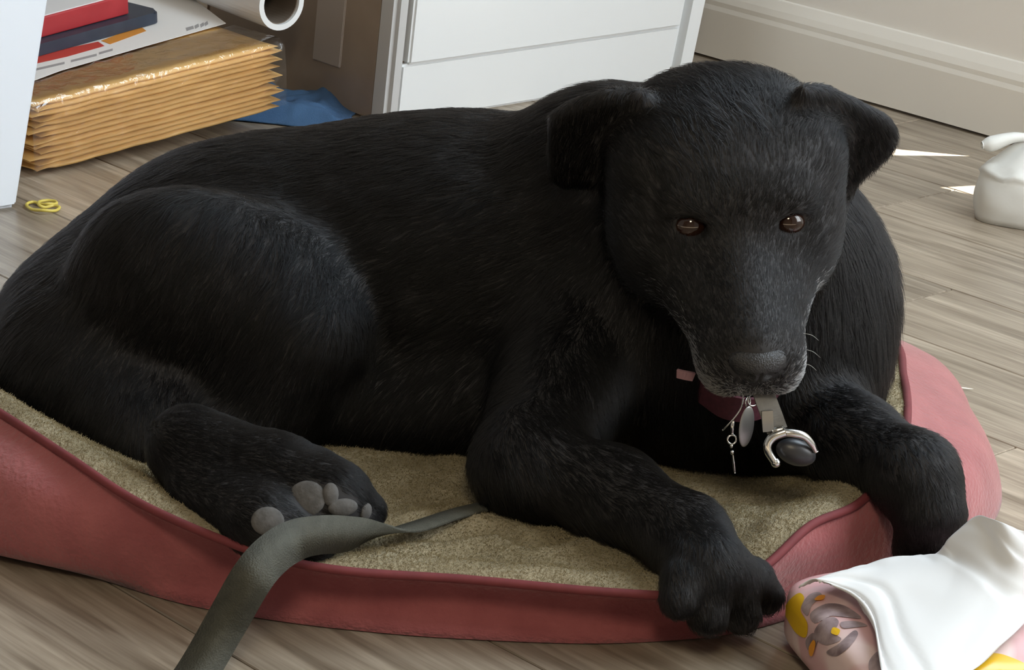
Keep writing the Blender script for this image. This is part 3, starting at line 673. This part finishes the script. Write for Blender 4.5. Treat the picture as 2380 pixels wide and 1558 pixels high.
nv_ = rounded_slab('navy_case', n0_, nx_, ny_, ez, NL, .12, .013, .014, M['navy']); tag(nv_, 'slim dark navy case with rounded corner under the red box', 'case')
r0_ = n0_ + ez * .0135 + nx_ * .009 + ny_ * .016
rb = empty('red_box', r0_); tag(rb, 'bright red box lying on the navy case', 'box')
box('carton', r0_, nx_ * (NL - .045), ny_ * .085, ez * .0225, M['redbox'], rb, .0015); box('lid_panel', r0_ + ez * .022 + nx_ * .002 + ny_ * .002, nx_ * (NL - .049), ny_ * .081, ez * .0015, M['redtop'], rb, .0005)
# roll of white paper lying across the stack
RR, RI = .031, .0245
e_ = on_top(655, 60, .0); rc = on_top(648, 62, .002); rc = rc + ez * RR
rc = atY(655, 8, rc[1] - .012)
ra_ = norm(-LD * 1 + WD * .04 + ZD * .02); up_ = norm(np.cross(np.cross(ra_, ZD), ra_)); sd_ = np.cross(ra_, up_); V = []; n = 40; F = []
def ring_shell(prof):
    V = [rc + ra_ * t_ + (sd_ * math.cos(2 * math.pi * k / n) + up_ * math.sin(2 * math.pi * k / n)) * r_ for t_, r_ in prof for k in range(n)]
    bm = bmesh.new(); vs = [bm.verts.new(v) for v in V]
    for f in grid_faces(len(prof), n, True, True): bm.faces.new([vs[i] for i in f])
    return bm
roll = empty('paper_roll', rc - ZD * RR); tag(roll, 'hollow roll of white paper lying across the mailers', 'paper roll')
from_bm('paper_sheet', ring_shell([(0, RR), (0, RI), (.45, RI), (.45, RR)]), M['white_plastic'], roll, False)
M['dark_liner'] = mat('dark_brown_liner', (.13, .10, .075), .8)  # dark liner and far plug, added to keep the roll's hollow dark
from_bm('dark_liner', ring_shell([(.004, RI), (.004, RI - .0012), (.44, RI - .0012), (.44, RI)]), M['dark_liner'], roll, False)
mesh('light_plug', [rc + ra_ * .40 + (sd_ * math.cos(2 * math.pi * k / n) + up_ * math.sin(2 * math.pi * k / n)) * (RI - .001) for k in range(n)], [tuple(range(n))], M['dark_liner'], roll, False)  # added plug that stops light coming through the far end
# ------------------------------------------------------------------ blue cloth
M['blue'] = noise_color(mat('blue_cotton', rough=.9), (.03, .075, .16), (.045, .11, .22), 12, bump=.3, bscale=600)
o_ = atZ(655, 262); ux = norm(atZ(790, 275) - o_); uy = norm(np.cross(ZD, ux)); V = []; n = 48
for i in range(n):
    for j in range(n):
        a, b = i / (n - 1), j / (n - 1); q = o_ + ux * (-.075 + .158 * a) + uy * (-.06 + .145 * b) 
        ed = min(a, 1 - a, b, 1 - b); h_ = min(1, ed / .22); h_ = h_ * h_ * (3 - 2 * h_)
        z = .003 + h_ * (.012 + .012 * noise.noise(Vector((a * 4, b * 3, 2))) + .006 * abs(noise.noise(Vector((a * 9, b * 8, 5))))); V.append((q[0] + .008 * noise.noise(Vector((a * 3, b * 5, 8))), q[1] + .008 * noise.noise(Vector((a * 4, b * 3, 18))), max(.001, z)))
bcl = mesh('blue_cloth', V, grid_faces(n, n), M['blue']); tag(bcl, 'crumpled blue cloth on the floor beside the mailers', 'cloth')
bcl.modifiers.new('thickness', 'SOLIDIFY').thickness = .0015
# ------------------------------------------------------------------ rubber band, thread
M['yellow'] = mat('yellow_rubber', (.62, .50, .10), .45)
rbp = [(62, 478), (75, 487), (100, 489), (128, 490), (138, 482), (125, 478), (105, 482), (92, 478), (90, 470), (108, 466), (128, 468), (130, 474), (112, 474), (96, 475), (80, 470), (66, 472)]
rbz = [atZ(x, y, .0025 + .002 * (k % 5 == 2)) for k, (x, y) in enumerate(rbp)]
tag(tube('rubber_band', rbz, .0016, M['yellow'], None, 8, 80, True), 'small twisted yellow rubber band on the floor at left', 'rubber band')
M['thread'] = mat('white_thread', (.75, .72, .66), .7)
tag(tube('thread', [atZ(2212, 899, .0015), atZ(2235, 902, .0022), atZ(2262, 905, .0015)], [.0003, .0009, .0003], M['thread'], None, 6, 14), 'tiny white thread on the floor beside the bed', 'thread')
# ------------------------------------------------------------------ knotted white bag
M['bag'] = noise_color(mat('thin_white_plastic', rough=.45), (.58, .58, .55), (.66, .66, .63), 20, bump=.15, bscale=40)
bg0 = atZ(2300, 521); bag = empty('plastic_bag', bg0 + np.array([.055, .035, 0])); tag(bag, 'knotted white plastic bag on the floor by the wall', 'plastic bag')
bgc = bg0 + np.array([.049, .03, 0]); V = []; nu, nv = 64, 30
for j in range(nv):
    t = j / (nv - 1)
    for i in range(nu):
        a = 2 * math.pi * i / nu; ca, sa = math.cos(a - .5), math.sin(a - .5)
        sq = (abs(math.cos(a)) ** 4 + abs(math.sin(a)) ** 4) ** -.25
        if t < .5: R_ = .060 * (sq * .75 + .25) * (.93 + .1 * math.sin(math.pi * min(1, t / .5))); z = .052 * (t / .5) if t > .04 else 0
        else: s_ = (t - .5) / .5; R_ = .060 * ((1 - s_) ** .8 * .87 + .13) * (sq * .75 * (1 - s_) + .25 + .75 * s_); z = .052 + .042 * s_
        R_ *= 1 + (.10 * max(0, t - .4) / .6) * math.sin(a * 7 + 2) + .03 * noise.noise(Vector((ca * 2, sa * 2, t * 5)))
        V.append(bgc + np.array([R_ * math.cos(a - .35), R_ * .8 * math.sin(a - .35), z + .0005 + (.006 * noise.noise(Vector((ca * 3, sa * 3, 4))) if .45 < t < .6 else 0)]))
F = grid_faces(nv, nu, False, True) + [tuple(range(nu))[::-1], tuple((nv - 1) * nu + i for i in range(nu))]
mesh('bag_body', V, F, M['bag'], bag)
kt = bgc + np.array([0, 0, .094])
for nm, tip in (('knot_ear', atY(2282, 338, kt[1] - .015)), ('knot_ear', kt + np.array([.05, .01, .012]))):
    m_ = (kt + tip) / 2 + np.array([0, 0, .003])
    tube(nm, [kt + (kt - tip) * .15, kt * .8 + tip * .2, m_, tip * .85 + kt * .15, tip], [.005, .0045, .006, .0085, .004], M['bag'], bag, 12, 24)
uv_ell('knot', kt, (.011, .010, .009), np.eye(3), M['bag'], bag, 20, 12)
# ------------------------------------------------------------------ tissue pack
def print_material():
    m = mat('flower_print_film', (.62, .40, .40), .28); t, n, l, b = nodes(m)
    tc = n.new('ShaderNodeTexCoord')
    def mixc(prev, color, scale, thr, soft, seed, kind='noise'):
        mp = n.new('ShaderNodeMapping'); mp.inputs['Location'].default_value = (seed, seed * .7, seed * 1.3); l.new(tc.outputs['Object'], mp.inputs[0])
        if kind == 'noise': q = n.new('ShaderNodeTexNoise'); q.inputs['Scale'].default_value = scale; q.inputs['Detail'].default_value = 2; q.inputs['Distortion'].default_value = .8; o = q.outputs['Fac']
        else: q = n.new('ShaderNodeTexVoronoi'); q.inputs['Scale'].default_value = scale; o = q.outputs['Distance']
        l.new(mp.outputs[0], q.inputs['Vector']); r = n.new('ShaderNodeMapRange'); r.inputs['From Min'].default_value = thr; r.inputs['From Max'].default_value = thr + soft; l.new(o, r.inputs['Value'])
        mx = n.new('ShaderNodeMix'); mx.data_type = 'RGBA'; mx.inputs['B'].default_value = (*color, 1); l.new(r.outputs[0], mx.inputs['Factor'])
        if prev is None: mx.inputs['A'].default_value = (.60, .36, .37, 1)
        else: l.new(prev, mx.inputs['A'])
        return mx.outputs['Result']
    c = mixc(None, (.72, .55, .53), 16, .50, .12, 1.1)
    l.new(c, b.inputs['Base Color']); return m
M['print'] = print_material(); M['petal_yellow'] = mat('print_yellow', (.72, .44, .02), .3); M['petal_grey'] = noise_color(mat('print_mauve', rough=.3), (.17, .12, .13), (.42, .33, .34), 90); M['petal_orange'] = mat('print_orange', (.75, .30, .03), .3)
TZ = .052
pk0 = atZ(1796, 1392, .030)[:2]; ta = norm((.93, .36, 0)); tb = norm((.36, -.93, 0)); tb = norm((.30, -.95, 0)); TL, TW = .24, .17
pack = empty('tissue_pack', (*pk0, 0)); tag(pack, 'soft pink tissue pack printed with yellow and mauve flowers', 'tissue pack')
def pack_pt(a, b, top=True):
    """a, b in 0..1 over the plan; a soft pillow box"""
    x, y = 2 * a - 1, 2 * b - 1
    e = (abs(x) ** 8 + abs(y) ** 8); h_ = max(0, 1 - e) ** .20 if e < 1 else 0
    q = np.array([*pk0, 0]) + ta * TL * a + tb * TW * b
    return q + ZD * ((TZ / 2 + .001) + (TZ / 2) * h_ * (1 if top else -1) + (.0018 * noise.noise(Vector((a * 6, b * 6, 1 if top else 4))) * h_ if top else 0))
V = []; n = 60; ss = np.sin(np.linspace(-math.pi / 2, math.pi / 2, n)) * .5 + .5
def rnd(a, b):
    x, y = 2 * a - 1, 2 * b - 1; m_ = max(abs(x), abs(y))
    if m_ < 1e-9: return a, b
    p_ = (abs(x) ** 8 + abs(y) ** 8) ** (1 / 8); f_ = m_ / p_; return (x * f_ + 1) / 2, (y * f_ + 1) / 2
for top in (True, False):
    for a in ss:
        for b in ss: V.append(pack_pt(*rnd(a, b), top))
F = grid_faces(n, n) + [f[::-1] for f in grid_faces(n, n, off=n * n)]
bm = bmesh.new(); vv = [bm.verts.new(v) for v in V]; bm.verts.index_update()
for f in F: bm.faces.new([vv[i] for i in f])
bmesh.ops.remove_doubles(bm, verts=bm.verts, dist=.0002); from_bm('wrapper', bm, M['print'], pack)
_wr = bpy.data.objects['wrapper'].data; _wb = BVHTree.FromPolygons([v.co.copy() for v in _wr.vertices], [tuple(p.vertices) for p in _wr.polygons])
def petal(name, pts, m, lift=.0005):
    """ink patch lying on the wrapper surface"""
    pts = np.array(pts, float); c = pts.mean(0); ring = catmull(np.c_[pts, pts[:, 0] * 0], 40, True)[:, :2]; V = []
    for k in range(9):
        for q in ring:
            f_ = 1 - k / 8.001
            for _ in range(12):
                x, y = c + (q - c) * f_; h_ = _wb.ray_cast(Vector(CAM), Vector(ray(x, y)).normalized())
                if h_[0] is not None: break
                f_ *= .9
            if h_[0] is None: return None
            n_ = h_[1] if h_[1].dot(Vector(ray(x, y))) < 0 else -h_[1]; V.append(np.array(h_[0] + n_ * lift))
    return mesh(name, V, grid_faces(9, 40, False, True), m, pack)
petal('yellow_flower', [(1858, 1380), (1870, 1392), (1862, 1420), (1878, 1450), (1874, 1482), (1852, 1472), (1834, 1445), (1824, 1420), (1836, 1396)], M['petal_yellow'])
petal('yellow_flower', [(1938, 1462), (1953, 1468), (1948, 1480), (1934, 1474)], M['petal_yellow'], .0012)
petal('yellow_flower', [(2225, 1575), (2268, 1527), (2310, 1520), (2350, 1530), (2390, 1552), (2390, 1590), (2300, 1600)], M['petal_yellow'])
for pl_ in ([(1864, 1412), (1880, 1385), (1902, 1378), (1910, 1388), (1888, 1408), (1878, 1432)], [(1884, 1428), (1918, 1406), (1958, 1408), (1992, 1428), (2000, 1440), (1960, 1436), (1925, 1434), (1896, 1450)], [(1894, 1468), (1912, 1444), (1936, 1436), (1950, 1448), (1940, 1472), (1956, 1488), (1924, 1500), (1902, 1490)],
            [(1874, 1490), (1890, 1472), (1902, 1484), (1896, 1506), (1880, 1512)], [(1922, 1516), (1950, 1498), (1984, 1468), (1994, 1478), (1972, 1508), (1944, 1526)], [(2020, 1540), (2040, 1516), (2058, 1524), (2066, 1545), (2050, 1572), (2024, 1566)], [(1955, 1448), (1990, 1446), (2016, 1456), (1990, 1460), (1960, 1462)]): petal('mauve_petal', pl_, M['petal_grey'])
for pl_ in ([(1894, 1398), (1904, 1388), (1918, 1388), (1912, 1398)], [(1884, 1505), (1894, 1488), (1899, 1498), (1892, 1524), (1885, 1522)]): petal('orange_stamen', pl_, M['petal_orange'], .0012)
# tissue sheet pulled out of the top
M['tissue'] = mat('tissue_paper', (.66, .665, .67), .9); nodes(M['tissue'])[3].inputs['Subsurface Weight'].default_value = .0
ctl = [  # rows from the left tip to beyond the right edge; pixel, pixel, height
    [(1858, 1362, .060), (1888, 1352, .064), (1935, 1362, .064), (1985, 1385, .060), (2000, 1402, .058)],
    [(1985, 1320, .064), (1990, 1340, .066), (2005, 1380, .064), (2025, 1435, .061), (2040, 1480, .058)],
    [(2112, 1290, .070), (2105, 1330, .070), (2090, 1390, .066), (2060, 1490, .061), (2058, 1590, .058)],
    [(2180, 1284, .074), (2186, 1330, .074), (2185, 1410, .069), (2170, 1500, .063), (2150, 1600, .058)],
    [(2205, 1256, .084), (2240, 1310, .081), (2262, 1395, .073), (2260, 1480, .065), (2245, 1566, .058)],
    [(2268, 1198, .104), (2298, 1280, .091), (2322, 1365, .079), (2335, 1440, .068), (2330, 1498, .058)],
    [(2330, 1214, .110), (2360, 1290, .096), (2385, 1350, .082), (2395, 1400, .070), (2400, 1432, .060)],
    [(2400, 1240, .106), (2440, 1290, .094), (2460, 1340, .080), (2460, 1380, .070), (2450, 1410, .062)]]
G = np.array([[atZ(x, y, z) for x, y, z in r] for r in ctl]); nu, nv = 64, 44
G1 = np.array([catmull(G[:, j], nu) for j in range(G.shape[1])]).transpose(1, 0, 2); G2 = np.array([catmull(G1[i], nv) for i in range(nu)])
V = []
for i in range(nu):
    for j in range(nv): V.append(G2[i, j] + np.array([0, -.2, 1]) * (.0010 * noise.noise(Vector((i * .10, j * .12, 2))) - .0022 * max(0, .16 - abs(noise.noise(Vector((i * .09 - j * .05, j * .02, 31))))) / .16 + .002 * (abs(noise.noise(Vector((i * .05 + j * .04, j * .03, 9)))))))
ti = mesh('tissue', V, grid_faces(nu, nv), M['tissue']); tag(ti, 'white tissue pulled up out of the pink pack', 'tissue'); ti.modifiers.new('thickness', 'SOLIDIFY').thickness = .0006
# ------------------------------------------------------------------ leash
M['web'] = noise_color(mat('olive_webbing', rough=.8), (.050, .050, .038), (.072, .072, .056), 120, bump=.4, bscale=900)
lp = [(385, 1660, .006), (455, 1570, .010), (525, 1450, .036), (583, 1348, .070), (632, 1290, .080), (686, 1256, .080), (745, 1243, .078), (812, 1242, .070), (876, 1240, .060), (955, 1228, .054), (1060, 1194, .050), (1150, 1172, .047), (1260, 1150, .045)]
path = [atZ(x, y, z) for x, y, z in lp]
sx = [(.9, -.15, -.2)] * 3 + [(.88, -.1, -.3), (.75, 0, -.6), (.5, .1, -.85), (.15, .15, -1), (-.05, .3, -.95), (-.1, .7, -.6), (-.1, 1, -.2), (0, 1, -.1), (0, 1, -.1), (0, 1, -.1)]
wd = [.0135] * 8 + [.012, .010, .008, .007, .006]
Q = catmull(np.c_[np.array(path), np.array(sx), np.array(wd)], 90); V = []; T_ = norm(np.array([1, 0, 0]))
tg = np.gradient(Q[:, :3], axis=0)
for i in range(90):
    t_ = norm(tg[i]); s_ = Q[i, 3:6] - t_ * (Q[i, 3:6] @ t_); s_ = norm(s_); n_ = np.cross(t_, s_)
    for a, b in ((-1, -1), (-.9, 1), (.9, 1), (1, -1)): 
        V.append(Q[i, :3] + s_ * a * Q[i, 6] + n_ * b * .0011)
lea = empty('leash', atZ(455, 1570)); tag(lea, 'flat olive webbing leash running over the front of the bed', 'leash')
mesh('strap', V, grid_faces(90, 4, False, True) + [(0, 1, 2, 3), (356, 359, 358, 357)], M['web'], lea, True)
# ------------------------------------------------------------------ collar, tags, leash clip below the chin
M['chrome'] = mat('chrome', (.62, .62, .60), .18, Metallic=1.0); M['tagmetal'] = mat('brushed_tag', (.32, .32, .31), .38, Metallic=1.0)
M['collar'] = noise_color(mat('maroon_nylon', rough=.7), (.055, .010, .018), (.085, .016, .028), 300); M['pink'] = mat('faded_pink_nylon', (.22, .12, .135), .8)
col_ = empty('collar', P(1695, 950, -.185)); tag(col_, 'maroon dog collar with hanging metal tags under the chin', 'collar')
def ribbon(name, pts, sides, wid, th, m, parent, n=40):
    Q = catmull(np.c_[np.array(pts), np.array(sides)], n); tg = np.gradient(Q[:, :3], axis=0); V = []
    for i in range(n):
        t_ = norm(tg[i]); s_ = norm(Q[i, 3:6] - t_ * (Q[i, 3:6] @ t_)); n_ = np.cross(t_, s_)
        for a, b in ((-1, -1), (-1, 1), (1, 1), (1, -1)): V.append(Q[i, :3] + s_ * a * wid + n_ * b * th)
    return mesh(name, V, grid_faces(n, 4, False, True) + [(0, 1, 2, 3), (4 * n - 4, 4 * n - 1, 4 * n - 2, 4 * n - 3)], m, parent, False)
ribbon('band', [P(1500, 820, -.07), P(1560, 860, -.11), P(1630, 905, -.145), P(1690, 945, -.165), P(1760, 950, -.16), P(1840, 910, -.12), P(1920, 830, -.06)], [(.15, -.3, 1)] * 7, .0105, .0012, M['collar'], col_)
ribbon('strap_end', [P(1574, 868, -.222), P(1590, 872, -.224), P(1612, 876, -.222)], [(0, -.2, 1)] * 3, .0032, .0010, M['pink'], col_, 12)
def ring(name, c, r, rt, nrm, m, parent):
    nrm = norm(nrm); a = norm(np.cross(nrm, (.1, .2, 1))); b = np.cross(nrm, a); return tube(name, [c + (a * math.cos(q) + b * math.sin(q)) * r for q in np.linspace(0, 2 * math.pi, 20, endpoint=False)], rt, m, parent, 8, None, True)
ring('split_ring', P(1750, 930, -.226), .0042, .0006, (.6, -1, .2), M['chrome'], col_); ring('split_ring', P(1738, 934, -.228), .0035, .0006, (1, -.6, .2), M['chrome'], col_)
tg_ = uv_ell('oval_tag', P(1735, 992, -.229), (.0068, .0011, .0150), np.array([norm((.8, .6, 0)), norm((-.6, .8, 0)), (0, 0, 1.)]), M['tagmetal'], col_, 28, 18); tag(tg_, 'oval silver tag')
tube('wire_loop', [P(1728, 918, -.226), P(1724, 945, -.229), P(1710, 968, -.23), P(1692, 988, -.229), P(1680, 1000, -.227)], .0006, M['chrome'], col_, 8, 24)
tube('chain_link', [P(1705, 978, -.231), P(1702, 992, -.232), P(1702, 1008, -.232)], [.0009, .0015, .0009], M['chrome'], col_, 8, 10)
ring('chain_ring', P(1701, 1022, -.232), .0031, .0007, (.2, -1, .2), M['chrome'], col_)
for y, r_ in ((1037, .0013), (1052, .0014)): uv_ell('bead', P(1700 + (y - 1037) * .1, y, -.232), (r_, r_, r_ * 1.2), np.eye(3), M['chrome'], col_, 12, 8)
tube('pendant_pin', [P(1703, 1056, -.232), P(1705, 1075, -.232), P(1708, 1100, -.232)], [.0006, .0010, .0005], M['chrome'], col_, 8, 12)
# clip: strap, swivel and hook
M['graystrap'] = noise_color(mat('grey_webbing', rough=.6), (.11, .107, .10), (.15, .146, .138), 200)
def PC(x, y, Y): return P(x, y, Y - .024)
clip = empty('leash_clip', PC(1830, 1040, -.225)); tag(clip, 'chrome snap clip on a short grey strap under the chin', 'clip')
ribbon('strap', [PC(1768, 895, -.215), PC(1780, 930, -.222), PC(1795, 970, -.226), PC(1806, 1000, -.226)], [(1, .1, .1)] * 4, .0072, .0012, M['graystrap'], clip, 20)
ribbon('stitched_tab', [PC(1783, 955, -.228), PC(1784, 980, -.229), PC(1786, 1002, -.229)], [(1, .1, .1)] * 3, .0038, .0012, M['tagmetal'], clip, 10)
tube('swivel', [PC(1796, 1004, -.228), PC(1806, 1002, -.228), PC(1822, 998, -.228)], [.003, .0036, .003], M['chrome'], clip, 12, 8)
tube('hook', [PC(1826, 1004, -.229), PC(1800, 1014, -.23), PC(1786, 1030, -.231), PC(1785, 1048, -.232), PC(1795, 1066, -.232), PC(1803, 1076, -.232)], [.0036, .0034, .0030, .0028, .0027, .0028], M['chrome'], clip, 12, 40)
uv_ell('hook_tip', PC(1803, 1076, -.232), (.0034, .0034, .0034), np.eye(3), M['chrome'], clip, 16, 10)
tube('hook_arm', [PC(1822, 1006, -.229), PC(1845, 1008, -.229), PC(1868, 1014, -.228), PC(1886, 1032, -.226), PC(1896, 1050, -.224)], [.0030, .0030, .0028, .0024, .0018], M['chrome'], clip, 12, 30)
M['leather'] = mat('black_leather', (.022, .022, .025), .38)
uv_ell('rubber_sleeve', PC(1850, 1052, -.222), (.0145, .008, .0092), np.array([norm((.93, .1, -.3)), norm((-.1, 1, 0)), norm((.3, 0, .93))]), M['leather'], clip, 28, 18)
